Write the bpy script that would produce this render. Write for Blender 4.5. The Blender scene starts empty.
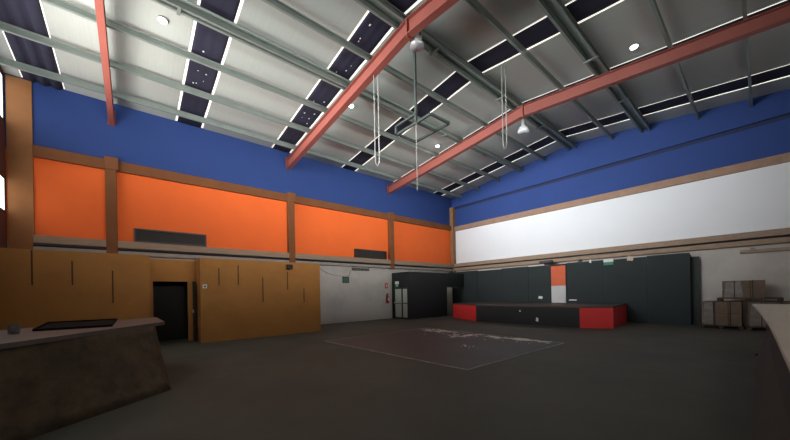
import bpy, bmesh, math, random
from mathutils import Vector, Matrix
random.seed(7)
S = bpy.context.scene
COL = S.collection
PI = math.pi

# ------------------------------------------------------------------ camera
H = 1.55
yaw, roll = math.radians(49.9), math.radians(-1.1)
fw = Vector((-math.sin(yaw), math.cos(yaw), 0)); r0 = Vector((math.cos(yaw), math.sin(yaw), 0)); u0 = Vector((0, 0, 1))
cx = r0*math.cos(roll) + u0*math.sin(roll); cy = -r0*math.sin(roll) + u0*math.cos(roll); cz = -fw
cd = bpy.data.cameras.new('camera'); cam = bpy.data.objects.new('camera', cd); COL.objects.link(cam)
m = Matrix((cx, cy, cz)).transposed().to_4x4(); m.translation = (0, 0, H); cam.matrix_world = m
cd.sensor_width = 36; cd.lens = 311/790*36; cd.shift_y = 73.5/790; cd.clip_start = .05
S.camera = cam
# ------------------------------------------------------------------ world, daylight levels, exposure
w = bpy.data.worlds.new('world'); S.world = w; w.use_nodes = True
w.node_tree.nodes['Background'].inputs[0].default_value = (.75, .85, 1, 1)
w.node_tree.nodes['Background'].inputs[1].default_value = 1.0
S.view_settings.view_transform = 'Standard'; S.view_settings.look = 'None'
S.view_settings.exposure = 0; S.view_settings.gamma = 1; S.view_settings.use_curve_mapping = False
FRONT_LOW, FRONT_HIGH, RIGHT_FILL, SKY_EDGE = 2.0, 2.5, 1.0, 1.0     # brightness of frosted panes; the right-wall ones are added fill
def daylight(name, loc, aim, sx, sy, power, spread, col=(1, 1, 1)):
    """area lamp placed at a row of windows"""
    l = bpy.data.lights.new(name, 'AREA'); l.shape = 'RECTANGLE'; l.size = sx; l.size_y = sy; l.energy = power; l.spread = math.radians(spread); l.color = col
    o = bpy.data.objects.new(name, l); COL.objects.link(o); o.location = loc
    o.rotation_euler = Vector(aim).to_track_quat('-Z', 'Y').to_euler(); return o
daylight('daylight_front', (-6.0, -2.92, 6.4), (.02, 1, .05), 15, 2.6, 860, 50, (.95, .98, 1))
daylight('daylight_front_left', (-10.6, -2.92, 6.0), (-.35, .62, .7), 6, 3.5, 420, 105, (1, .98, .95))
daylight('added_fill_right', (1.82, 7.9, 5.1), (-1, 0, .12), 14, 1.8, 390, 48, (1, .99, .97))  # added fill lamp for the left wall, at invented right-wall windows

# ------------------------------------------------------------------ helpers
def lin(c):
    return tuple((v/255/12.92 if v/255 <= .04045 else ((v/255+.016)/1.055)**2.4) for v in c)
def mat(name, rgb, rough=.8, amt=.12, scale=3., metal=0., bump=0., dirt=None, dirt_scale=1., stretch=None, spec=.5):
    """noise-mottled paint / metal / wood; rgb is a linear albedo"""
    M = bpy.data.materials.new(name); M.use_nodes = True
    nt = M.node_tree; N = nt.nodes; L = nt.links; b = N['Principled BSDF']
    b.inputs['Roughness'].default_value = rough; b.inputs['Metallic'].default_value = metal
    b.inputs['Specular IOR Level'].default_value = spec
    tc = N.new('ShaderNodeTexCoord'); src = tc.outputs['Object']
    if stretch:
        mp = N.new('ShaderNodeMapping'); mp.inputs['Scale'].default_value = stretch; L.new(src, mp.inputs[0]); src = mp.outputs[0]
    nz = N.new('ShaderNodeTexNoise'); nz.inputs['Scale'].default_value = scale; nz.inputs['Detail'].default_value = 5
    L.new(src, nz.inputs['Vector'])
    mx = N.new('ShaderNodeMixRGB'); L.new(nz.outputs[0], mx.inputs[0])
    mx.inputs[1].default_value = (*[v*(1-amt) for v in rgb], 1); mx.inputs[2].default_value = (*[min(1, v*(1+amt)) for v in rgb], 1)
    out = mx.outputs[0]
    if dirt:
        n2 = N.new('ShaderNodeTexNoise'); n2.inputs['Scale'].default_value = dirt_scale; n2.inputs['Detail'].default_value = 8; n2.inputs['Roughness'].default_value = .65
        L.new(tc.outputs['Object'], n2.inputs['Vector'])
        rp = N.new('ShaderNodeValToRGB'); rp.color_ramp.elements[0].position = .45; rp.color_ramp.elements[1].position = .72
        L.new(n2.outputs[0], rp.inputs[0])
        m2 = N.new('ShaderNodeMixRGB'); L.new(rp.outputs[0], m2.inputs[0]); L.new(out, m2.inputs[1]); m2.inputs[2].default_value = (*dirt, 1); out = m2.outputs[0]
    L.new(out, b.inputs['Base Color'])
    if bump:
        bp = N.new('ShaderNodeBump'); bp.inputs['Strength'].default_value = bump; bp.inputs['Distance'].default_value = .02
        L.new(nz.outputs[0], bp.inputs['Height']); L.new(bp.outputs[0], b.inputs['Normal'])
    return M
def glow(name, rgb, strength):
    M = bpy.data.materials.new(name); M.use_nodes = True; b = M.node_tree.nodes['Principled BSDF']
    b.inputs['Base Color'].default_value = (.7, .7, .7, 1); b.inputs['Emission Color'].default_value = (*rgb, 1); b.inputs['Emission Strength'].default_value = strength
    return M
def box(bm, a, b, mi=0):
    x0, x1 = sorted((a[0], b[0])); y0, y1 = sorted((a[1], b[1])); z0, z1 = sorted((a[2], b[2]))
    v = [bm.verts.new(p) for p in ((x0,y0,z0),(x1,y0,z0),(x1,y1,z0),(x0,y1,z0),(x0,y0,z1),(x1,y0,z1),(x1,y1,z1),(x0,y1,z1))]
    for f in ((3,2,1,0),(4,5,6,7),(0,1,5,4),(1,2,6,5),(2,3,7,6),(3,0,4,7)):
        bm.faces.new([v[i] for i in f]).material_index = mi
def hull8(bm, v8, mi=0):
    """a box with free corners: bottom ring of four, then top ring of four"""
    v = [bm.verts.new(p) for p in v8]
    for f in ((3,2,1,0),(4,5,6,7),(0,1,5,4),(1,2,6,5),(2,3,7,6),(3,0,4,7)):
        bm.faces.new([v[i] for i in f]).material_index = mi
def prism(bm, prof, p0, p1, mi=0):
    """profile points (as 3D offsets) swept from p0 to p1"""
    a = [bm.verts.new(Vector(p)+Vector(p0)) for p in prof]; b = [bm.verts.new(Vector(p)+Vector(p1)) for p in prof]
    n = len(prof)
    for i in range(n): bm.faces.new((a[i], a[(i+1) % n], b[(i+1) % n], b[i])).material_index = mi
    bm.faces.new(a[::-1]).material_index = mi; bm.faces.new(b).material_index = mi
def tube(bm, pts, r, seg=8):
    pts = [Vector(p) for p in pts]; rings = []
    for i, p in enumerate(pts):
        t = (pts[min(i+1, len(pts)-1)] - pts[max(i-1, 0)]).normalized()
        a = t.orthogonal().normalized() if i == 0 else (rings_a - t*rings_a.dot(t)).normalized()
        rings_a = a; b = t.cross(a)
        rings.append([bm.verts.new(p + (a*math.cos(k*2*PI/seg) + b*math.sin(k*2*PI/seg))*r) for k in range(seg)])
    for A, B in zip(rings, rings[1:]):
        for k in range(seg): bm.faces.new((A[k], A[(k+1) % seg], B[(k+1) % seg], B[k]))
    bm.faces.new(rings[0][::-1]); bm.faces.new(rings[-1])
def lathe(bm, prof, c, seg=20, axis='z'):
    """prof: list of (radius, height) along the axis from c"""
    rings = []
    for r, h in prof:
        ring = []
        for k in range(seg):
            a = k*2*PI/seg
            o = (r*math.cos(a), r*math.sin(a), h) if axis == 'z' else (h, r*math.cos(a), r*math.sin(a))
            ring.append(bm.verts.new(Vector(c)+Vector(o)))
        rings.append(ring)
    for A, B in zip(rings, rings[1:]):
        for k in range(seg): bm.faces.new((A[k], A[(k+1) % seg], B[(k+1) % seg], B[k]))
    bm.faces.new(rings[0][::-1]); bm.faces.new(rings[-1])
def obj(name, bm, mats, parent=None, bevel=0, smooth=False):
    bmesh.ops.recalc_face_normals(bm, faces=bm.faces[:])
    me = bpy.data.meshes.new(name); bm.to_mesh(me); bm.free()
    for M in (mats if isinstance(mats, (list, tuple)) else [mats]): me.materials.append(M)
    if smooth:
        for p in me.polygons: p.use_smooth = True
    o = bpy.data.objects.new(name, me); COL.objects.link(o)
    if bevel:
        bv = o.modifiers.new('bevel', 'BEVEL'); bv.width = bevel; bv.segments = 2; bv.limit_method = 'ANGLE'
    if parent:
        o.parent = parent; o.matrix_parent_inverse = Matrix.Translation(-parent.location)
    return o
def boxes(name, spec, mats, parent=None, bevel=0):
    bm = bmesh.new()
    for s in spec: box(bm, *s)
    return obj(name, bm, mats, parent, bevel)
def tag(o, label, cat, group=None):
    o['label'] = label; o['category'] = cat
    if group: o['group'] = group
    return o
def thing(name, label, cat, loc, group=None):
    o = bpy.data.objects.new(name, None); COL.objects.link(o); o.location = loc; o.empty_display_size = .2
    return tag(o, label, cat, group)
def struct(o): o['kind'] = 'structure'; return o

# ------------------------------------------------------------------ dimensions
XL, XR, YF, YB = -15.04, 1.84, -2.95, 18.42      # inside faces of the hall
XM, ZE, ZM = -6.6, 8.6, 9.52                     # ridge line, eaves, ridge height
SL = (ZM-ZE)/(XM-XL)
def roof(x): return ZM - SL*abs(x-XM)

# ------------------------------------------------------------------ materials
ORANGE = mat('orange wall paint', (.86, .138, .014), .75, .06, 1.2)
BLUE = mat('blue wall paint', (.016, .048, .195), .8, .10, 1.0)
NAVY = mat('navy groove paint', (.012, .022, .07), .8)
WHITE = mat('white wall paint', (.74, .76, .78), .8, .03, 1.0)
DIMWHITE = mat('dimmed white paint', (.50, .47, .43), .85, .10, 1.5, dirt=(.40, .375, .34), dirt_scale=.7)  # base greyed to paint in weaker light below the ledge; blotches are dirt
YELLOW = mat('ochre partition paint', (.47, .205, .046), .8, .12, 1.3, dirt=(.40, .17, .038), dirt_scale=1.5)
BROWN = mat('brown painted concrete', (.17, .058, .014), .8, .25, 2.5)
PLANK = mat('pale timber ledge', (.30, .215, .15), .85, .35, 5, stretch=(1, .3, 4))
CONC = mat('concrete lip', (.30, .27, .24), .85, .2, 3)
TRAYBLACK = mat('matt black tray', (.012, .010, .009), .9, spec=.1)
BLACK = mat('black rubber', (.008, .008, .010), .5)
FLOOR = mat('dark screed floor', (.086, .086, .068), .65, .25, .8, dirt=(.112, .110, .088), dirt_scale=.5, spec=.18)
DANCE = mat('dance floor sheet', (.080, .072, .064), .55, .25, 1.2, dirt=(.095, .092, .09), dirt_scale=.9, spec=.25)
EDGE = mat('worn metal edging', (.30, .28, .25), .6, .5, 3)
FOIL = mat('foil insulation', (.44, .465, .43), .6, .12, 5, stretch=(.15, 14, 1), bump=.15)
STEEL = mat('galvanised steel purlin', (.25, .295, .265), .45, .2, 3, metal=.3)
RED = mat('red oxide rafter paint', (.25, .066, .048), .6, .1, 2)
DARKSTEEL = mat('dark painted tube', (.035, .045, .040), .5)
CLOTH = mat('navy shade cloth', (.020, .019, .040), .85, .3, 4)
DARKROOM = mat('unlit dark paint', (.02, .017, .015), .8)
BACKDROP = mat('black stage paint', (.010, .018, .019), .75, .3, 1.5)
BOXBLACK = mat('matt black board', (.009, .010, .011), .7, .3, 2)
STAGERED = mat('red stage board', (.70, .035, .035), .6, .12, 2)
DECK = mat('brown stage deck', (.06, .045, .035), .6, .2, 3)
SLIT = mat('dark slit', (.09, .035, .012), .7)
GREYDARK = mat('dark grey panel', (.030, .024, .021), .6, .15, 3, spec=.2)
STONE = mat('dark speckled stone cladding', (.090, .066, .043), .8, .5, 9, dirt=(.165, .12, .065), dirt_scale=2.4, bump=.3, spec=.2)
TOPL = mat('worn counter top', (.13, .105, .085), .5, .25, 3)
TOPR = mat('pale counter top', (.62, .55, .44), .6, .15, 3, stretch=(4, .5, 1))
CARD = mat('brown carton', (.16, .115, .08), .85, .3, 4)
FILM = mat('stretch film', (.19, .165, .14), .35, .5, 6)
PALLET = mat('dark pallet wood', (.07, .05, .035), .85, .3, 4)
PAPER = mat('white paper', (.7, .7, .68), .8)
GREEN = mat('green sign', (.02, .22, .12), .6)
LEAF = mat('daylit-toned door glass', (.46, .52, .46), .25, .08, 2)  # pale opaque tone stands in for daylight behind the panes
EXTRED = mat('extinguisher red', (.5, .03, .02), .35)
METAL = mat('lamp aluminium', (.55, .55, .54), .35, .1, 3, metal=.6)
PANE_L = glow('daylit low pane', (1, .97, .93), FRONT_LOW)
PANE_H = glow('daylit high pane', (.93, .97, 1), FRONT_HIGH)
PANE_R = glow('added side fill pane', (.95, .98, 1), RIGHT_FILL)
EDGEGLOW = glow('daylit roof sheet', (1, .95, .84), SKY_EDGE)
PINHOLE = glow('daylight through torn cloth', (1, .85, .65), .12)
DISC = glow('daylit dome', (1, 1, 1), 8)

# ------------------------------------------------------------------ setting: floor, walls
T = .22
struct(boxes('floor', [((XL-T, YF-T, -.2), (XR+T, YB+T, 0))], FLOOR))
bm = bmesh.new()
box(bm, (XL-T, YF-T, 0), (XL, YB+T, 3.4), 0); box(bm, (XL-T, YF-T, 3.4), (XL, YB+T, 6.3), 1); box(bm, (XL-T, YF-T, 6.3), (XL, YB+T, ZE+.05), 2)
struct(obj('wall_left', bm, [DIMWHITE, ORANGE, BLUE]))
bm = bmesh.new()
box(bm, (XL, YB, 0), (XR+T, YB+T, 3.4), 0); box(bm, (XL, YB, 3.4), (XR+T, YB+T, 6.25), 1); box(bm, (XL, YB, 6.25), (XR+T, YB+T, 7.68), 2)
box(bm, (XL, YB+.07, 7.68), (XR+T, YB+T, 7.86), 3)  # set-back strip coloured darker than the wall
prism(bm, [(XL, 0, 7.86), (XR+T, 0, 7.86), (XR+T, 0, roof(XR+T)+.1), (XM, 0, ZM+.1), (XL, 0, ZE+.1)], (0, YB-.03, 0), (0, YB+T, 0), 2)
struct(obj('wall_back', bm, [DIMWHITE, WHITE, BLUE, NAVY]))
# front wall behind the camera, with two rows of window openings, and the right wall
LOWROW, HIGHROW = (4.25, 5.35), (7.05, 8.5)
FX = [(-15.0, -12.3), (-12.0, -9.3), (-9.0, -6.3), (-6.0, -3.3), (-3.0, -.3)]
def holed(bm, axis, plane, a0, a1, z0, ztop, spans, rows, mi=0):
    """wall slab with rectangular openings; axis 'x' runs along x at y=plane, axis 'y' along y at x=plane"""
    def b(u0_, u1_, za, zb):
        if axis == 'x': box(bm, (u0_, plane-T, za), (u1_, plane, zb), mi)
        else: box(bm, (plane, u0_, za), (plane+T, u1_, zb), mi)
    zs = [z0] + [z for r in rows for z in r] + [ztop]
    for i in range(0, len(zs), 2): b(a0, a1, zs[i], zs[i+1])
    for za, zb in rows:
        us = [a0] + [u for s in spans for u in s] + [a1]
        for i in range(0, len(us), 2):
            if us[i+1]-us[i] > 1e-4: b(us[i], us[i+1], za, zb)
bm = bmesh.new(); holed(bm, 'x', YF, XL, XR+T, 0, ZE+.0, FX, [LOWROW, HIGHROW])
prism(bm, [(XL, 0, ZE), (XR+T, 0, ZE), (XR+T, 0, roof(XR+T)+.1), (XM, 0, ZM+.1), (XL, 0, ZE+.1)], (0, YF-T, 0), (0, YF, 0), 0)
WALLF = mat('dark red front wall', (.13, .05, .04), .8)
struct(obj('wall_front', bm, WALLF))
RY = [(-2.2, 1.6), (2.2, 6.0), (6.6, 10.4), (11.0, 14.8)]; RROW = (4.2, 6.0)  # unseen openings, added to throw light on the left wall
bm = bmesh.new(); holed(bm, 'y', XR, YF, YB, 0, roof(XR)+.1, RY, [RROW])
struct(obj('wall_right', bm, DIMWHITE))
wn = 0
def window(axis, plane, u0_, u1_, z0, z1, pane):
    global wn; wn += 1
    bm = bmesh.new(); d = .06
    def b(ua, ub, za, zb, da, db):
        if axis == 'x': box(bm, (ua, plane-db, za), (ub, plane-da, zb))
        else: box(bm, (plane+da, ua, za), (plane+db, ub, zb))
    g = .01
    b(u0_+g, u1_-g, z0+g, z0+d, 0, .07); b(u0_+g, u1_-g, z1-d, z1-g, 0, .07); b(u0_+g, u0_+d, z0+d, z1-d, 0, .07); b(u1_-d, u1_-g, z0+d, z1-d, 0, .07)
    n = 3
    for k in range(1, n):
        u = u0_+(u1_-u0_)*k/n; b(u-.025, u+.025, z0+d, z1-d, 0, .07)
    root = obj('window_%d' % wn, bm, GREYDARK); struct(root)
    bm = bmesh.new(); b(u0_+d, u1_-d, z0+d, z1-d, .02, .035); obj('pane', bm, pane, root)
for a, b_ in FX: window('x', YF, a, b_, *LOWROW, PANE_L)
for a, b_ in FX: window('x', YF, a, b_, *HIGHROW, PANE_H)
for a, b_ in RY: window('y', XR, a, b_, *RROW, PANE_R)

# ring beams, ledges, posts
P = .14
def trim(n, spec, M, bevel=0): return struct(boxes('trim_%d' % n, spec, M, None, bevel))
trim(1, [((XL, -2.38, 6.14), (XL+P, YB, 6.5))], BROWN, .01)
trim(2, [((XL+P, YB-P, 6.08), (XR, YB, 6.4))], mat('faded brown beam', (.30, .19, .13), .8, .25, 3), .01)
trim(3, [((XL, -2.38, 3.37), (XL+.24, YB-.24, 3.62))], PLANK, .01)
trim(4, [((XL, -2.38, 3.12), (XL+.22, YB-.22, 3.26))], CONC)
trim(5, [((XL+.24, YB-.24, 3.42), (XR, YB, 3.66))], PLANK, .01)
trim(6, [((XL+.22, YB-.22, 3.14), (XR, YB, 3.34))], PLANK, .01)
trim(7, [((XL, -2.92, 3.1), (XL+.05, -2.38, 8.55))], mat('weathered brown pillar', (.30, .125, .04), .8, .25, 2.2), .01)
for n, y in ((8, -.53), (9, 5.98), (10, 12.33)):
    trim(n, [((XL, y-.16, 3.08), (XL+.26, y+.14, 6.12)), ((XL, y-.17, 6.12), (XL+.27, y+.2, 6.56))], BROWN, .012)
trim(11, [((XL, YB-.3, 3.0), (XL+.3, YB, 7.84))], mat('corner pillar paint', (.26, .13, .06), .8, .25, 3), .012)

# ------------------------------------------------------------------ roof skin between the skylight strips
SY = [-2.12, 1.86, 5.6, 9.4, 13.14, 16.85]; SW = .475
bm = bmesh.new()
ys = [YF-T] + [v for y in SY for v in (y-SW, y+SW)] + [YB+T]
for i in range(0, len(ys), 2):
    for xa, xb in ((XL-T, XM), (XM, XR+T)):
        hull8(bm, [(xa, ys[i], roof(xa)), (xb, ys[i], roof(xb)), (xb, ys[i+1], roof(xb)), (xa, ys[i+1], roof(xa)),
                   (xa, ys[i], roof(xa)+.012), (xb, ys[i], roof(xb)+.012), (xb, ys[i+1], roof(xb)+.012), (xa, ys[i+1], roof(xa)+.012)])
struct(obj('ceiling', bm, FOIL))
ORD = ['nearest the front windows', 'second from the front', 'beside the middle red rafter', 'midway between two red rafters', 'beside the farthest red rafter', 'nearest the blue gable wall']
for i, y in enumerate(SY):
    t = thing('skylight_strip', 'navy cloth covered skylight strip with glowing edges ' + ORD[i], 'skylight', (XM, y, ZM), 'cloth covered skylight strips in the roof')
    for s in (-1, 1):
        bm = bmesh.new()
        for xa, xb in ((XL, XM), (XM, XR)):
            ya, yb = sorted((y+s*(SW+.02), y+s*(SW-.13)))
            hull8(bm, [(xa, ya, roof(xa)+.016), (xb, ya, roof(xb)+.016), (xb, yb, roof(xb)+.016), (xa, yb, roof(xa)+.016),
                       (xa, ya, roof(xa)+.024), (xb, ya, roof(xb)+.024), (xb, yb, roof(xb)+.024), (xa, yb, roof(xa)+.024)])
        obj('translucent_edge', bm, EDGEGLOW, t)
    # rippled cloth slung under the sheet
    bm = bmesh.new(); nx, ny = 44, 12; rows = []
    wdt = SW-(.072 if i else .03)
    for a in range(nx+1):
        x = XL + (XR-XL)*a/nx; row = []
        for b_ in range(ny+1):
            v = -wdt + 2*wdt*b_/ny
            sag = -.006*math.sin(a*1.7+i) - (.08 if i == 0 else .010)*abs(math.sin(b_/ny*PI*3)) - .006*random.random()
            row.append(bm.verts.new((x, y+v, roof(x)+.010+sag)))
        rows.append(row)
    for A, B in zip(rows, rows[1:]):
        for k in range(ny): bm.faces.new((A[k], A[k+1], B[k+1], B[k]))
    c = obj('shade_cloth', bm, CLOTH, t, smooth=True)
    so = c.modifiers.new('thickness', 'SOLIDIFY'); so.thickness = .01; so.offset = 1
    if i in (1, 2):
        bm = bmesh.new()
        for q in range(16):
            x = random.uniform(-13, -7.2); v = (-.15, .12)[q % 2] + random.uniform(-.05, .05); r_ = random.uniform(.010, .024)
            box(bm, (x-r_*1.6, y+v-r_, roof(x)-.040), (x+r_*1.6, y+v+r_, roof(x)-.036))
        ph = obj('pinholes', bm, PINHOLE, t); ph['kind'] = 'stuff'
    # backing sheet so that the strip is closed to the sky
    bm = bmesh.new()
    for xa, xb in ((XL-T, XM), (XM, XR+T)):
        hull8(bm, [(xa, y-SW-.05, roof(xa)+.03), (xb, y-SW-.05, roof(xb)+.03), (xb, y+SW+.05, roof(xb)+.03), (xa, y+SW+.05, roof(xa)+.03),
                   (xa, y-SW-.05, roof(xa)+.05), (xb, y-SW-.05, roof(xb)+.05), (xb, y+SW+.05, roof(xb)+.05), (xa, y+SW+.05, roof(xa)+.05)])
    obj('cover_sheet', bm, GREYDARK, t)

# ------------------------------------------------------------------ steel frame
def purlin_bm(xs, top_off=.12, d=.20, fl=.07):
    bm = bmesh.new(); e = .012
    for x, s in xs:
        z = roof(x)-top_off-.01
        prof = [(0, 0, 0), (s*fl, 0, 0), (s*fl, 0, -.03), (s*(fl-e), 0, -.03), (s*(fl-e), 0, -e), (s*e, 0, -e), (s*e, 0, -d+e), (s*(fl-e), 0, -d+e), (s*(fl-e), 0, -d+.03), (s*fl, 0, -d+.03), (s*fl, 0, -d), (0, 0, -d)]
        prism(bm, [(x+p[0], 0, z+p[2]) for p in prof], (0, YF+.01, 0), (0, YB-.04, 0))
    return bm
def pair_plates(o, xs):
    boxes('shade_plate', [((xs[0][0]+.004, YF+.02, roof(xs[0][0])-.16), (xs[1][0]-.004, YB-.05, roof(xs[0][0])-.14))], STEEL, o)  # plate added so the gap between the pair reads as a shadow band
    for k in range(4):
        y = (1.0, 7.4, 11.2, 14.6)[k]; x = sum(v[0] for v in xs)/2; z = roof(x)-.12-.01-.20
        boxes('cleat', [((xs[0][0]-.11, y-.04, z-.03), (xs[1][0]+.11, y+.04, z-.002))], STEEL, o)
PL = [([(-14.1, 1)], 'along the left eaves above the blue wall'), ([(-12.6, 1)], 'second up from the left eaves'),
      ([(-11.05, 1)], 'third up from the left eaves'), ([(-9.55, -1), (-9.47, 1)], 'paired, fourth up from the left eaves beside a conduit'),
      ([(-8.1, 1)], 'on the left slope next below the ridge pair'), ([(-6.70, -1), (-6.46, 1)], 'paired and running along the ridge'),
      ([(-4.75, -1)], 'on the right slope next below the ridge pair'), ([(-3.57, -1), (-3.35, 1)], 'paired, second down the right slope from the ridge'),
      ([(-1.68, -1)], 'third down the right slope from the ridge'), ([(-.2, -1)], 'lowest in view on the right slope')]
for xs, where in PL:
    t = thing('purlin', 'grey steel roof purlin ' + where, 'purlin', (xs[0][0], 7.7, roof(xs[0][0])-.2), 'steel purlins under the roof')
    for one in xs: obj('channel', purlin_bm([one]), STEEL, t)
    if len(xs) > 1: pair_plates(t, xs)
bm = bmesh.new(); tube(bm, [(-9.30, -2.8, roof(-9.3)-.19), (-9.30, 9.2, roof(-9.3)-.19)], .035)
tag(obj('conduit', bm, STEEL), 'thin grey conduit pipe clipped beside the paired left purlin', 'pipe')

def rafter(y, where):
    t = thing('rafter', 'red painted steel portal rafter ' + where, 'rafter', (XM, y, 8.6), 'red portal rafters across the hall')
    xm = -6.25
    hw, e = (.075 if y < 0 else .105), .022
    def zt(x): return roof(x)-.37
    def zb(x): return 8.67 - (.102 if x < xm else .098)*abs(x-xm)
    xe, xr = XL+.02, XR-.02
    bm = bmesh.new()
    for xa, xb in ((xe, xm), (xm, xr)):
        for (za, zb_, h) in ((lambda x: zb(x), lambda x: zb(x)+e, hw), (lambda x: zt(x)-e, lambda x: zt(x), hw), (lambda x: zb(x)+e, lambda x: zt(x)-e, .012)):
            hull8(bm, [(xa, y-h, za(xa)), (xb, y-h, za(xb)), (xb, y+h, za(xb)), (xa, y+h, za(xa)), (xa, y-h, zb_(xa)), (xb, y-h, zb_(xb)), (xb, y+h, zb_(xb)), (xa, y+h, zb_(xa))])
    obj('beam', bm, RED, t)
    boxes('end_plate', [((xe-.015, y-hw-.03, zb(xe)), (xe+.02, y+hw+.03, zt(xe)+.1))], RED, t)
    boxes('ridge_plate', [((xm-.02, y-hw+.005, 8.60), (xm+.02, y-.015, zt(xm)-.03)), ((xm-.02, y+.015, 8.60), (xm+.02, y+hw-.005, zt(xm)-.03))], RED, t)
rafter(-.50, 'seen end on at the left of the photo'); rafter(5.95, 'in the middle with the hanging rack'); rafter(12.3, 'farthest back beside the glass bell lamp')

# round daylight domes in the roof
for x, y, where in ((-10.4, .72, 'near the front at the upper left'), (-10.5, 6.75, 'just behind the middle red rafter'), (-10.65, 12.0, 'low on the left roof slope by the farthest rafter'), (-2.5, 11.95, 'on the right roof slope by the farthest rafter')):
    z = roof(x)-.02
    t = thing('dome_light', 'small round white dome light ' + where, 'light', (x, y, z), 'round dome lights in the roof')
    bm = bmesh.new(); lathe(bm, [(.10, -.002), (.125, -.002), (.125, -.03), (.10, -.03)], (x, y, z)); obj('collar', bm, METAL, t, smooth=False)
    bm = bmesh.new(); lathe(bm, [(.10, -.025), (.095, -.05), (.065, -.07), (.02, -.078)], (x, y, z)); obj('lens', bm, DISC, t, smooth=True)

# hanging lamps at the ridge
t = thing('pendant_lamp', 'grey conical high bay lamp hanging at the ridge by the middle rafter', 'lamp', (-6.22, 6.28, 8.36))
lx, ly = -6.28, 6.28
bm = bmesh.new(); lathe(bm, [(.205, 0), (.20, .03), (.10, .26), (.07, .30), (.02, .31)], (lx, ly, 8.56), 24); obj('shade', bm, METAL, t, smooth=True)
bm = bmesh.new(); lathe(bm, [(.065, 0), (.07, .02), (.07, .15), (.03, .17)], (lx, ly, 8.86)); obj('housing', bm, METAL, t)
for s in (-1, 1):
    bm = bmesh.new(); tube(bm, [(lx+s*.17, ly, 8.66), (lx+s*.20, ly, 8.8), (lx+s*.15, ly, 9.0), (lx+s*.04, ly, 9.1), (lx-s*.02, ly, 9.15)], .016); obj('hook', bm, STEEL, t)
t = thing('pendant_lamp', 'clear glass bell lamp hanging at the ridge by the farthest rafter', 'lamp', (-6.42, 12.6, 8.14))
lx, ly = -6.42, 12.6
GL = mat('ribbed lamp glass', (.62, .64, .64), .15, .15, 8)
bm = bmesh.new(); lathe(bm, [(.22, 0), (.225, .03), (.19, .15), (.10, .24), (.05, .26)], (lx, ly, 8.20), 24); obj('bell', bm, GL, t, smooth=True)
bm = bmesh.new(); lathe(bm, [(.06, 0), (.07, .02), (.07, .26), (.04, .29)], (lx, ly, 8.45)); obj('housing', bm, METAL, t)
bm = bmesh.new(); tube(bm, [(lx, ly, 8.73), (lx, ly, 8.95), (lx+.04, ly, 9.05), (lx, ly, 9.14)], .016); obj('hook', bm, STEEL, t)

# square rack on a pole, and the loops of chain
t = thing('hanging_rack', 'grey square tube rack hanging on a pole below the ridge', 'rack', (-6.6, 6.5, 6.6))
bm = bmesh.new(); q = .032; zr = 6.64
box(bm, (-6.6-q, 6.5-q, zr), (-6.6+q, 6.5+q, 9.15)); obj('pole', bm, DARKSTEEL, t)
boxes('mount_plate', [((-6.80, 6.42, 9.15), (-6.38, 6.58, 9.174))], DARKSTEEL, t)
bm = bmesh.new(); xa, xb, ya, yb = -7.5, -6.05, 6.55, 7.35
for y in (ya, yb): box(bm, (xa, y-q, zr-q), (xb, y+q, zr+q))
for x in (xa, xb, -6.6): box(bm, (x-q, ya, zr-q), (x+q, yb, zr+q))
obj('frame', bm, DARKSTEEL, t)
boxes('arm', [((-7.5, 6.5-q, zr+.2), (-6.6, 6.5+q, zr+.26)), ((-7.5-q, 6.5-q, zr), (-7.5+q, 6.5+q, zr+.26))], DARKSTEEL, t)
CH = mat('dull chain', (.30, .30, .28), .5, .3, 20, metal=.3)
def chain(name, lab, x, y, ztop, zbot, gap, dz=0):
    bm = bmesh.new(); pts = [(x-gap/2*.64, y-gap/2*.77, ztop), (x-gap/2*.64, y-gap/2*.77, zbot+dz)]
    if gap: pts = pts[:1] + [(pts[0][0], pts[0][1], zbot+.15), (x, y, zbot), (x+gap/2*.64, y+gap/2*.77, zbot+.15), (x+gap/2*.64, y+gap/2*.77, ztop)]
    tube(bm, pts, .016 if gap else .012, 6)
    tag(obj(name, bm, CH), lab, 'chain')
chain('chain_loop', 'long loop of pale chain hanging from the middle red rafter', -7.87, 6.0, 8.498, 5.6, .13)
chain('chain_loop', 'long loop of pale chain hanging right of the rack near the ridge', -5.75, 9.97, 9.40, 6.5, .13)
chain('cord', 'thin cord hanging straight down from the square tube rack', -6.60, 6.5, 6.606, 4.6, 0)

# ------------------------------------------------------------------ things fixed to the upper walls
bm = bmesh.new(); tube(bm, [(XL+.20, -2.38, 3.315), (XL+.20, YB-.35, 3.315)], .048); tag(obj('cable', bm, BLACK), 'black cable running along the ledge under the orange wall', 'cable')
bm = bmesh.new(); tube(bm, [(XL+.35, YB-.20, 3.385), (XR-.02, YB-.20, 3.385)], .036); tag(obj('cable', bm, BLACK), 'black cable running along the ledge under the white band', 'cable')
for ya, yb, lab in ((.06, 2.36, 'long dark grey vent panel on the ledge at the left of the orange wall'), (9.67, 11.92, 'dark grey vent panel on the ledge near the back of the orange wall')):
    t = thing('vent_panel', lab, 'vent', (XL, ya, 3.63), 'dark panels on the orange wall')
    boxes('frame', [((XL, ya, 3.64), (XL+.16, yb, 3.69)), ((XL, ya, 4.09), (XL+.16, yb, 4.14)), ((XL, ya, 3.69), (XL+.16, ya+.05, 4.09)), ((XL, yb-.05, 3.69), (XL+.16, yb, 4.09))], BLACK, t)
    boxes('panel', [((XL, ya+.05, 3.69), (XL+.10, yb-.05, 4.09))], GREYDARK, t)

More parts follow.
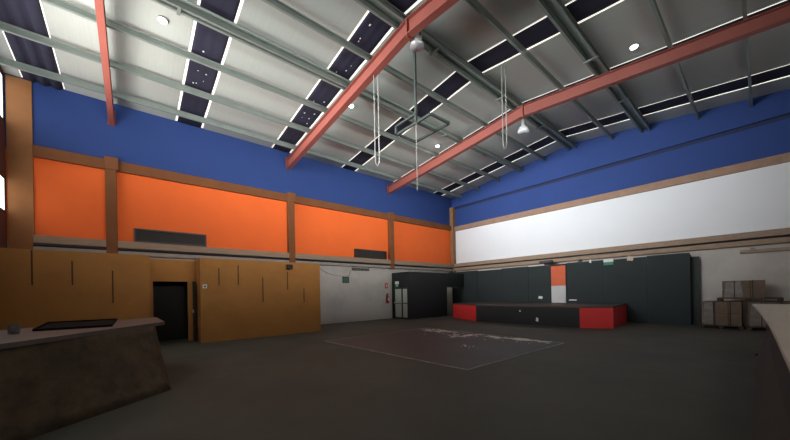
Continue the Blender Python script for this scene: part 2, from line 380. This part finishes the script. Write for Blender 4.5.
# ------------------------------------------------------------------ ochre partition with the doorway recess
XP, ZP = -12.25, 2.88
t = thing('partition', 'tall ochre painted partition wall with dark slits, doorway recess in its middle', 'partition', (XP, 2, 0))
bm = bmesh.new()
box(bm, (XP-.12, YF+.02, 0), (XP, .41, ZP)); box(bm, (XP-.12, 1.74, 0), (XP, 6.13, ZP))
box(bm, (-13.42, .25, 0), (XP-.12, .37, ZP)); box(bm, (-13.42, 1.74, 0), (XP-.12, 1.86, ZP))
box(bm, (-13.42, .37, 0), (-13.30, .52, ZP)); box(bm, (-13.42, 1.5, 0), (-13.30, 1.74, ZP)); box(bm, (-13.42, .52, 2.12), (-13.30, 1.5, ZP))
box(bm, (XL+.01, 5.95, 0), (XP-.12, 6.13, ZP))
obj('panels', bm, YELLOW, t)
boxes('roof_board', [((XL+.28, YF+.02, ZP-.1), (XP-.12, .25, ZP-.02)), ((XL+.28, .25, ZP-.1), (-13.42, 1.86, ZP-.02)), ((XL+.28, 1.86, ZP-.1), (XP-.12, 5.95, ZP-.02))], YELLOW, t)
boxes('back_lining', [((-14.2, .3, .002), (-14.1, 1.8, ZP-.12)), ((-14.1, .3, .002), (-13.42, .36, ZP-.12)), ((-14.1, 1.76, .002), (-13.42, 1.8, ZP-.12))], DARKROOM, t)  # near-black lining paints in the dark of the room beyond
for y, z0, z1 in ((-2.0, 1.95, 2.9), (-1.27, 1.95, 2.62), (-.45, 1.43, 2.38), (2.3, 1.96, 2.55), (2.92, 1.97, 2.68), (3.77, 1.32, 2.26), (4.72, 1.78, 2.5), (5.4, 1.27, 1.84)):
    boxes('slit', [((XP-.01, y-.017, z0), (XP+.008, y+.017, min(z1, ZP-.02)))], SLIT, t)
d = struct(boxes('door_1', [((-13.26, 1.64, .01), (-12.95, 1.69, 2.12))], DARKROOM))
boxes('door_handle', [((-13.02, 1.60, 1.0), (-12.98, 1.64, 1.12))], METAL, d)
t = thing('floodlight', 'small black floodlight at the top edge of the ochre partition', 'light', (XP, 4.77, 2.6))
boxes('bracket', [((XP, 4.74, 2.62), (XP+.10, 4.80, 2.66)), ((XP, 4.72, 2.58), (XP+.02, 4.82, 2.76))], BLACK, t)
boxes('lamp_body', [((XP+.06, 4.66, 2.60), (XP+.20, 4.88, 2.78))], BLACK, t, .015)
boxes('lens', [((XP+.20, 4.69, 2.63), (XP+.205, 4.85, 2.75))], GREYDARK, t)
t = thing('switch_box', 'small white switch box at the edge of the doorway recess', 'switch', (XP, 1.86, 1.85))
boxes('casing', [((XP, 1.80, 1.85), (XP+.04, 1.93, 1.98))], PAPER, t, .006)
boxes('rocker', [((XP+.04, 1.84, 1.89), (XP+.05, 1.89, 1.94))], GREYDARK, t)

# ------------------------------------------------------------------ white lower wall: signs, extinguisher, wire
t = thing('emergency_sign', 'small dark green sign on the white wall below the wire', 'sign', (XL, 9.05, 2.2))
boxes('backing', [((XL, 8.88, 2.19), (XL+.02, 9.30, 2.54))], GREYDARK, t)
boxes('face', [((XL+.02, 8.91, 2.22), (XL+.024, 9.27, 2.51))], mat('faded sign green', (.035, .10, .075), .6), t)
t = thing('louvre_grille', 'narrow dark louvre grille high on the white wall', 'grille', (XL, 10.1, 2.9))
boxes('frame', [((XL, 9.5, 2.91), (XL+.05, 10.7, 2.94)), ((XL, 9.5, 3.02), (XL+.05, 10.7, 3.05))], GREYDARK, t)
boxes('slats', [((XL, 9.5+.1*k, 2.94), (XL+.03, 9.56+.1*k, 3.02)) for k in range(12)], GREYDARK, t)
t = thing('fire_sign', 'small square red sign above the fire extinguisher', 'sign', (XL, 11.98, 1.88))
boxes('plate', [((XL, 11.87, 1.88), (XL+.012, 12.08, 2.2))], EXTRED, t)
boxes('pictogram', [((XL+.012, 11.95, 1.96), (XL+.014, 12.01, 2.12))], PAPER, t)
t = thing('fire_extinguisher', 'red fire extinguisher hung on the white wall beside the black box', 'extinguisher', (XL+.1, 12.0, .95))
bm = bmesh.new(); lathe(bm, [(.06, 0), (.085, .02), (.085, .42), (.06, .48), (.03, .51)], (XL+.10, 12.0, .96), 18); obj('cylinder', bm, EXTRED, t, smooth=True)
boxes('valve', [((XL+.07, 11.97, 1.46), (XL+.13, 12.03, 1.54)), ((XL+.08, 11.93, 1.54), (XL+.12, 12.08, 1.56))], BLACK, t)
bm = bmesh.new(); tube(bm, [(XL+.10, 11.97, 1.5), (XL+.12, 11.88, 1.44), (XL+.14, 11.88, 1.25), (XL+.14, 11.9, 1.08)], .014); obj('hose', bm, BLACK, t)
boxes('label', [((XL+.183, 11.96, 1.12), (XL+.187, 12.04, 1.28))], PAPER, t)
boxes('mounting_plate', [((XL, 11.96, 1.2), (XL+.03, 12.04, 1.36))], METAL, t)
bm = bmesh.new(); tube(bm, [(XL+.02, 7.55, 2.95), (XL+.02, 7.9, 2.72), (XL+.02, 8.4, 2.6), (XL+.02, 8.9, 2.56), (XL+.02, 9.3, 2.60), (XL+.02, 9.42, 2.9)], .014, 6)
tag(obj('wire', bm, mat('old cable', (.30, .26, .18), .7)), 'thin sagging wire strung across the top of the white wall', 'wire')

# ------------------------------------------------------------------ black box with glass door in the far left corner
XB, YQ, ZB = -13.50, 12.42, 2.83
t = thing('black_partition', 'matt black plywood box room in the corner with a glass door', 'partition', (XB, YQ, 0))
boxes('front_panel', [((XL+.01, YQ, 0), (-14.86, YQ+.05, ZB)), ((-13.56, YQ, 0), (XB, YQ+.05, ZB)), ((-14.86, YQ, 1.9), (-13.56, YQ+.05, ZB))], BOXBLACK, t)
boxes('side_panel', [((XB-.05, YQ+.05, 0), (XB, 15.85, ZB)), ((XB-.05, 15.85, 1.93), (XB, 17.66, ZB))], BOXBLACK, t)
boxes('corner_post', [((XB-.06, YQ-.02, 0), (XB+.02, YQ+.0, ZB))], BOXBLACK, t)
d = struct(boxes('door_2', [((-14.85, YQ+.005, .02), (-14.76, YQ+.045, 1.89)), ((-14.16, YQ+.005, .02), (-14.05, YQ+.045, 1.89)), ((-13.64, YQ+.005, .02), (-13.57, YQ+.045, 1.89)),
                            ((-14.76, YQ+.005, 1.82), (-13.64, YQ+.045, 1.89)), ((-14.76, YQ+.005, .02), (-13.64, YQ+.045, .10)), ((-14.76, YQ+.005, .93), (-13.64, YQ+.045, .98))], GREYDARK))
for xa, xb in ((-14.76, -14.16), (-14.05, -13.64)):
    for za, zb in ((.10, .93), (.98, 1.82)): boxes('glass', [((xa, YQ+.02, za), (xb, YQ+.03, zb))], LEAF, d)
boxes('push_bar', [((-14.78, YQ-.05, .97), (-14.10, YQ-.02, 1.01)), ((-14.78, YQ-.05, .95), (-14.74, YQ+.005, 1.03)), ((-14.14, YQ-.05, .95), (-14.10, YQ+.005, 1.03))], METAL, d)
t = thing('exit_sign', 'small white and green exit sign above the glass door', 'sign', (-14.65, YQ, 2.0))
boxes('white_half', [((-14.68, YQ-.04, 2.12), (-14.36, YQ, 2.29))], PAPER, t)
boxes('green_half', [((-14.68, YQ-.04, 1.95), (-14.36, YQ, 2.12))], GREEN, t)
boxes('pictogram', [((-14.57, YQ-.044, 1.99), (-14.52, YQ-.04, 2.08)), ((-14.49, YQ-.044, 2.01), (-14.41, YQ-.04, 2.06))], PAPER, t)
d = struct(boxes('door_3', [((-14.72, 17.30, .01), (-14.28, 17.35, 1.9))], mat('pale inner door', (.55, .50, .42), .6)))
boxes('door_handle', [((-14.36, 17.26, .95), (-14.31, 17.30, 1.07))], METAL, d)

# ------------------------------------------------------------------ stage and backdrop
YK = 17.7
t = thing('stage_backdrop', 'long black painted board wall across the back of the stage', 'backdrop', (-7.9, YK, 0))
bm = bmesh.new(); xs = [-14.9, -12.4, -10.6, -8.9, -7.55, -6.8, -5.1, -3.4, -1.97]
for k, (xa, xb) in enumerate(zip(xs, xs[1:])):
    z = 2.97 + (.03, -.02, .02, -.01, .0, .03, .02, .05)[k]
    box(bm, (xa+.006, YK + (.012 if k % 2 else 0), 0), (xb-.006, YK+.05, z))
obj('boards', bm, BACKDROP, t)
boxes('return_panel', [((-2.06, YK+.05, 0), (-1.99, YB-.26, 2.95)), ((-1.99, YB-.30, 0), (-1.74, YB-.26, 2.86))], mat('greenish black board', (.020, .028, .024), .7), t)
t = thing('stage', 'low black fronted stage with red end panels', 'stage', (-8, 15.5, 0))
A, B_, C_, D_ = (-12.42, 15.1), (-9.85, 13.87), (-4.86, 13.9), (-3.84, 14.45); E_, F_ = (-4.15, 17.66), (-12.6, 17.66); ZS = .88
bm = bmesh.new()
def poly_slab(bm, pts, z0, z1):
    prism(bm, [(p[0], p[1], 0) for p in pts], (0, 0, z0), (0, 0, z1))
poly_slab(bm, [A, B_, C_, D_, E_, F_], ZS-.06, ZS); obj('deck', bm, DECK, t)
def panel(name, p, q_, M, z0=.0, z1=ZS-.06, th=.04):
    p, q_ = Vector((*p, 0)), Vector((*q_, 0)); n = Vector((q_.y-p.y, p.x-q_.x, 0)).normalized()*th
    bm = bmesh.new(); prism(bm, [p-n*.3, q_-n*.3, q_-n*1.3, p-n*1.3], (0, 0, z0), (0, 0, z1)); return obj(name, bm, M, t)
o = panel('red_panel', A, B_, STAGERED); o['label'] = 'red angled panel at the left end of the stage'
panel('black_front', B_, C_, BOXBLACK)
o = panel('red_panel', C_, D_, STAGERED); o['label'] = 'red panel at the right end of the stage'
panel('red_side', D_, E_, STAGERED)
panel('end_panel', F_, A, BOXBLACK)

t = thing('panel_board', 'tall narrow board, orange above and white below, against the black backdrop', 'board', (-7.2, YK-.04, ZS))
boxes('orange_half', [((-7.56, YK-.06, 1.80), (-6.82, YK-.01, 2.88))], mat('orange red board', (.60, .11, .04), .7), t)
boxes('white_half', [((-7.56, YK-.06, ZS), (-6.82, YK-.01, 1.80))], mat('greyish white board', (.52, .52, .52), .7), t)
boxes('edge_strip', [((-7.62, YK-.07, ZS), (-7.56, YK-.01, 2.9))], BOXBLACK, t)
t = thing('exit_sign', 'small white and green sign at the top of the backdrop', 'sign', (-4.86, YK, 2.75))
boxes('white_half', [((-5.06, YK-.04, 2.88), (-4.66, YK-.005, 3.02))], PAPER, t)
boxes('green_half', [((-5.06, YK-.04, 2.74), (-4.66, YK-.005, 2.88))], GREEN, t)
def scrap(p, wx, wz, lab, M=PAPER, dy=.006):
    bm = bmesh.new(); x, y, z = p
    prism(bm, [(x-wx/2, 0, z-wz*.35), (x+wx*.4, 0, z-wz/2), (x+wx/2, 0, z+wz*.3), (x-wx*.3, 0, z+wz/2)], (0, y-dy, 0), (0, y, 0))
    tag(obj('paper_scrap', bm, M), lab, 'paper', 'scraps of paper about the stage')
scrap((-8.2, YK-.002, 1.17), .26, .16, 'torn white paper scrap stuck low on the black backdrop left of the orange board')
scrap((-6.2, YK-.002, 1.30), .22, .12, 'torn grey paper scrap stuck on the black backdrop right of the white board', GREYDARK)
scrap((-6.5, YK-.002, 1.03), .42, .07, 'narrow white paper strip along the foot of the backdrop by the white board')
scrap((-6.60, 13.885, .26), .12, .20, 'small white paper scrap low on the black stage front', PAPER)
scrap((-7.4, 13.88, .62), .09, .08, 'tiny white paper scrap high on the black stage front', PAPER)
scrap((-5.65, YK-.002, 3.0), .10, .2, 'white paper scrap sticking up from the backdrop left of its green sign')
scrap((-4.0, YK-.002, 2.98), .26, .26, 'pale torn flap hanging at the top edge of the backdrop right end', mat('beige flap', (.5, .42, .33), .8))
t = thing('clamp_lamp', 'small dark spotlight clamped on the backdrop above the stage', 'lamp', (-7.9, YK, 2.98))
boxes('clamp', [((-7.95, YK-.02, 2.97), (-7.85, YK+.06, 3.1))], BLACK, t)
boxes('head', [((-8.2, YK-.08, 3.08), (-7.5, YK+.10, 3.22))], BLACK, t, .02)
t = thing('metal_bracket', 'small black bracket on top edge of the backdrop right of the orange board', 'bracket', (-6.1, YK, 3.0))
boxes('plate', [((-6.2, YK-.02, 2.96), (-6.0, YK, 3.08))], BLACK, t)
boxes('hook', [((-6.15, YK-.06, 3.04), (-6.08, YK+.08, 3.12))], BLACK, t)
t = thing('wall_shelf', 'pale timber plank fixed to the white wall above the pallets', 'shelf', (0, YB, 2.87))
boxes('plank', [((-.6, YB-.14, 2.86), (.62, YB, 2.98))], mat('aged plank', (.30, .23, .16), .8, .25, 5), t)
boxes('bracket', [((-.34, YB-.10, 2.98), (-.20, YB, 3.06))], CONC, t)

# ------------------------------------------------------------------ wrapped loads on pallets by the right wall
def pallet(x0, x1, y0, y1, z, lab):
    t = thing('pallet', lab, 'pallet', ((x0+x1)/2, (y0+y1)/2, z), 'pallets by the white wall')
    n = 6; wd = (y1-y0)/n; xs = (x0, (x0+x1)/2-.06, x1-.12)
    for k in range(n): boxes('deck_board', [((x0, y0+k*wd+.012, z+.10), (x1, y0+(k+1)*wd-.012, z+.125))], PALLET, t)
    for x in xs:
        boxes('bottom_board', [((x, y0, z), (x+.12, y1, z+.02))], PALLET, t)
        for y in (y0, (y0+y1)/2-.06, y1-.12): boxes('block', [((x, y, z+.02), (x+.12, y+.12, z+.10))], PALLET, t)
def load(x0, x1, y0, y1, z0, z1, lab, wrap):
    t = thing('wrapped_load', lab, 'cartons', ((x0+x1)/2, (y0+y1)/2, z0), 'wrapped loads of cartons')
    bm = bmesh.new(); nx, nz = 3, 2; dx = (x1-x0)/nx; dz = (z1-z0)/nz
    for i in range(nx):
        for k in range(nz):
            j = random.uniform(-.015, .015)
            box(bm, (x0+i*dx+.004, y0+j+.02, z0+k*dz+.003), (x0+(i+1)*dx-.004, y1, z0+(k+1)*dz-.003))
    obj('cartons', bm, CARD, t, .012)
    bm = bmesh.new()
    for a, b_ in wrap: 
        xa, xb = x0+(x1-x0)*a, x0+(x1-x0)*b_
        hull8(bm, [(xa, y0-.015, z0+.02), (xb, y0-.01, z0+.03), (xb, y0+.0, z0+.03), (xa, y0+.0, z0+.02), (xa+.05, y0-.02, z1-.08), (xb-.06, y0-.012, z1-.02), (xb-.06, y0, z1-.02), (xa+.05, y0, z1-.08)])
    obj('plastic_wrap', bm, FILM, t)
    for f in (.3, .72): boxes('strap', [((x0+(x1-x0)*f-.012, y0-.024, z0), (x0+(x1-x0)*f+.012, y0-.021, z1))], GREYDARK, t)
pallet(-1.62, -.50, 16.75, 17.75, 0, 'dark wooden pallet on the floor nearest the stage backdrop')
load(-1.55, -.53, 16.8, 17.7, .126, 1.02, 'brown film wrapped cartons on the floor pallet nearest the backdrop', [(0, .32)])
pallet(-.42, .72, 16.75, 17.75, 0, 'dark wooden pallet on the floor half behind the pale counter')
load(-.38, .66, 16.8, 17.7, .126, 1.02, 'brown film wrapped cartons half hidden behind the pale counter', [(.02, .4)])
pallet(-1.15, .42, 16.75, 17.75, 1.022, 'dark wooden pallet raised on top of the two lower loads')
load(-1.02, .03, 16.82, 17.65, 1.149, 1.78, 'brown wrapped cartons topmost of the stack by the white wall', [(.05, .5)])

# ------------------------------------------------------------------ dance floor, drain
t = thing('dance_floor', 'dark square dance floor panel laid on the hall floor', 'dance floor', (-6.6, 7.3, 0))
DF = [(-9.45, 4.85), (-3.82, 5.06), (-3.80, 9.58), (-9.62, 9.85)]
bm = bmesh.new(); prism(bm, [(p[0], p[1], 0) for p in DF], (0, 0, .001), (0, 0, .014)); obj('sheet', bm, DANCE, t)
for k in range(4):
    p, q_ = Vector((*DF[k], 0)), Vector((*DF[(k+1) % 4], 0)); u = (q_-p).normalized(); n = Vector((u.y, -u.x, 0))*.03
    bm = bmesh.new(); prism(bm, [p-u*.0, q_+u*.0, q_+n, p+n], (0, 0, .001), (0, 0, .018)); obj('edge_strip', bm, EDGE, t)
bm = bmesh.new()
def flake(x, y, r):
    n = random.randint(6, 10); z = .0145; sx = random.uniform(.8, 2.2)
    v = [bm.verts.new((x+sx*r*random.uniform(.35, 1.2)*math.cos(k*2*PI/n), y+.7*r*random.uniform(.35, 1.2)*math.sin(k*2*PI/n), z)) for k in range(n)]
    c = bm.verts.new((x, y, z+.012*random.random()+.004))
    for k in range(n): bm.faces.new((v[k], v[(k+1) % n], c))
rng = random.Random(5)
for x0, y0, x1, y1, n, r in ((-9.3, 9.35, -7.6, 9.65, 26, .13), (-8.9, 8.9, -8.0, 9.3, 14, .09), (-7.4, 8.4, -6.7, 9.2, 12, .10), (-6.9, 9.0, -6.4, 9.7, 9, .12), (-6.2, 9.2, -5.2, 9.5, 24, .10), (-5.3, 9.3, -4.1, 9.55, 40, .10), (-9.2, 8.6, -4.3, 9.6, 50, .035), (-5.6, 7.0, -5.0, 7.3, 8, .06), (-8.5, 8.2, -6.0, 8.9, 10, .035)):
    for k in range(n): flake(rng.uniform(x0, x1), rng.gauss((y0+y1)/2, (y1-y0)/3), r*rng.choice((.3, .5, .6, .9, 1.3)))
o = obj('plaster_flakes', bm, mat('plaster crumbs', (.75, .70, .56), .9, .3, 8)); o['kind'] = 'stuff'; tag(o, 'pale plaster crumbs scattered along the far edge of the dance floor', 'debris')

# ------------------------------------------------------------------ bar counters
t = thing('bar_counter', 'dark stone clad bar counter with flared foot at the left front', 'counter', (-7.5, -.4, 0))
# edge of the top on the hall side, and floor line of the flared foot
f0, f1 = Vector((-4.05, -1.97)), Vector((-7.15, .36))
b0, b1 = Vector((-4.35, -2.05)), Vector((-6.47, .47))
bk0, bk1 = Vector((-6.6, -2.75)), Vector((-9.2, .36))
bm = bmesh.new()
def v3(p, z): return (p.x, p.y, z)
NU, NZ = 14, 8; t0, t1 = f0+Vector((-.06, -.08)), f1+Vector((-.02, -.08)); grid = []
for k in range(NZ+1):
    q = k/NZ; row = []
    for i in range(NU+1):
        u = i/NU; fl = q**(1-.35*u)                     # the foot flares a little more towards the end
        row.append(bm.verts.new(v3(b0.lerp(b1, u).lerp(t0.lerp(t1, u), fl), 1.03*q)))
    grid.append(row)
for R0, R1 in zip(grid, grid[1:]):
    for i in range(NU): bm.faces.new((R0[i], R0[i+1], R1[i+1], R1[i])).smooth = True
c = [bm.verts.new(v3(p, z)) for p, z in ((bk0, 0), (bk1, 0), (bk1, 1.03), (bk0, 1.03))]
bm.faces.new((c[0], c[1], c[2], c[3])); bm.faces.new(grid[0][::-1]+[c[0], c[1]][::1]); bm.faces.new(grid[-1]+[c[2], c[3]])
bm.faces.new([r[0] for r in grid]+[c[3], c[0]]); bm.faces.new([r[-1] for r in grid][::-1]+[c[1], c[2]])
obj('body', bm, STONE, t)
# top: a frame of slabs around a sunken dark well
bm = bmesh.new(); ft0, ft1 = Vector((-4.0, -2.0)), Vector((-7.5, .46)); kt0, kt1 = Vector((-6.7, -2.85)), Vector((-9.45, .42))
prism(bm, [v3(ft0, 0), v3(ft1, 0), v3(kt1, 0), v3(kt0, 0)], (0, 0, 1.03), (0, 0, 1.09)); obj('counter_top', bm, TOPL, t)
t2 = thing('tray', 'wide shallow black tray lying on the dark bar counter top', 'tray', (-8, -.5, 1.09))
def on_top(a, b_): return ft0.lerp(ft1, a).lerp(kt0.lerp(kt1, a), b_)
ta = [Vector((-6.99, -1.15)), Vector((-6.98, -.27)), Vector((-9.1, -.27)), Vector((-9.1, -1.3))]
bm = bmesh.new(); prism(bm, [v3(p, 0) for p in ta], (0, 0, 1.091), (0, 0, 1.098)); obj('base', bm, TRAYBLACK, t2)
bm = bmesh.new()
for k in range(4):
    p, q_ = ta[k], ta[(k+1) % 4]; u = (q_-p).normalized(); n = Vector((-u.y, u.x))*.02
    prism(bm, [v3(p, 0), v3(q_, 0), v3(q_+n, 0), v3(p+n, 0)], (0, 0, 1.098), (0, 0, 1.125))
obj('rim', bm, TRAYBLACK, t2)
t2 = thing('cup', 'small dull cup standing on the bar counter left of the tray', 'cup', (-6.6, -1.3, 1.09))
p = Vector((-6.75, -1.28))
bm = bmesh.new(); lathe(bm, [(.05, 0), (.055, .005), (.065, .13), (.058, .13), (.05, .015), (.01, .012)], (p.x, p.y, 1.091), 16); obj('cup_body', bm, FILM, t2)
bm = bmesh.new(); tube(bm, [(p.x+.06, p.y, 1.2), (p.x+.10, p.y, 1.19), (p.x+.105, p.y, 1.14), (p.x+.058, p.y, 1.115)], .008, 6); obj('handle', bm, FILM, t2)

t = thing('bar_counter', 'pale topped long bar counter with dark front at the right edge', 'counter', (.6, 7, 0))
EDG = [(-.21, 12.27), (-.07, 9.0), (.03, 6.0), (.065, 4.2), (.085, 3.0), (.10, 1.8)]
bm = bmesh.new(); prism(bm, [(x, y, 0) for x, y in EDG] + [(1.15, 1.8, 0), (1.15, 12.6, 0)], (0, 0, 1.05), (0, 0, 1.10)); obj('counter_top', bm, TOPR, t, .01)
bm = bmesh.new(); low = [(-.12, 10.65), (-.10, 6.0), (-.09, 4.0), (-.085, 2.8), (-.08, 1.9)]; upp = [(.02, 10.65), (.06, 6.0), (.09, 4.0), (.11, 2.8), (.12, 1.9)]
va = [[bm.verts.new((x, y, z)) for x, y in pts] + [bm.verts.new((1.1, 1.9, z)), bm.verts.new((1.1, 10.65, z))] for pts, z in ((low, 0), ([(a[0]*.45+b_[0]*.55, a[1]) for a, b_ in zip(low, upp)], .3), (upp, .6), (upp, 1.05))]
for A_, B2 in zip(va, va[1:]):
    for k in range(7): bm.faces.new((A_[k], A_[(k+1) % 7], B2[(k+1) % 7], B2[k]))
bm.faces.new(va[0][::-1]); bm.faces.new(va[-1]); obj('body', bm, mat('brown bar front', (.05, .042, .034), .7, .3, 3), t)
boxes('foot_end', [((-.15, 10.655, 0), (.12, 10.72, .05))], BLACK, t)
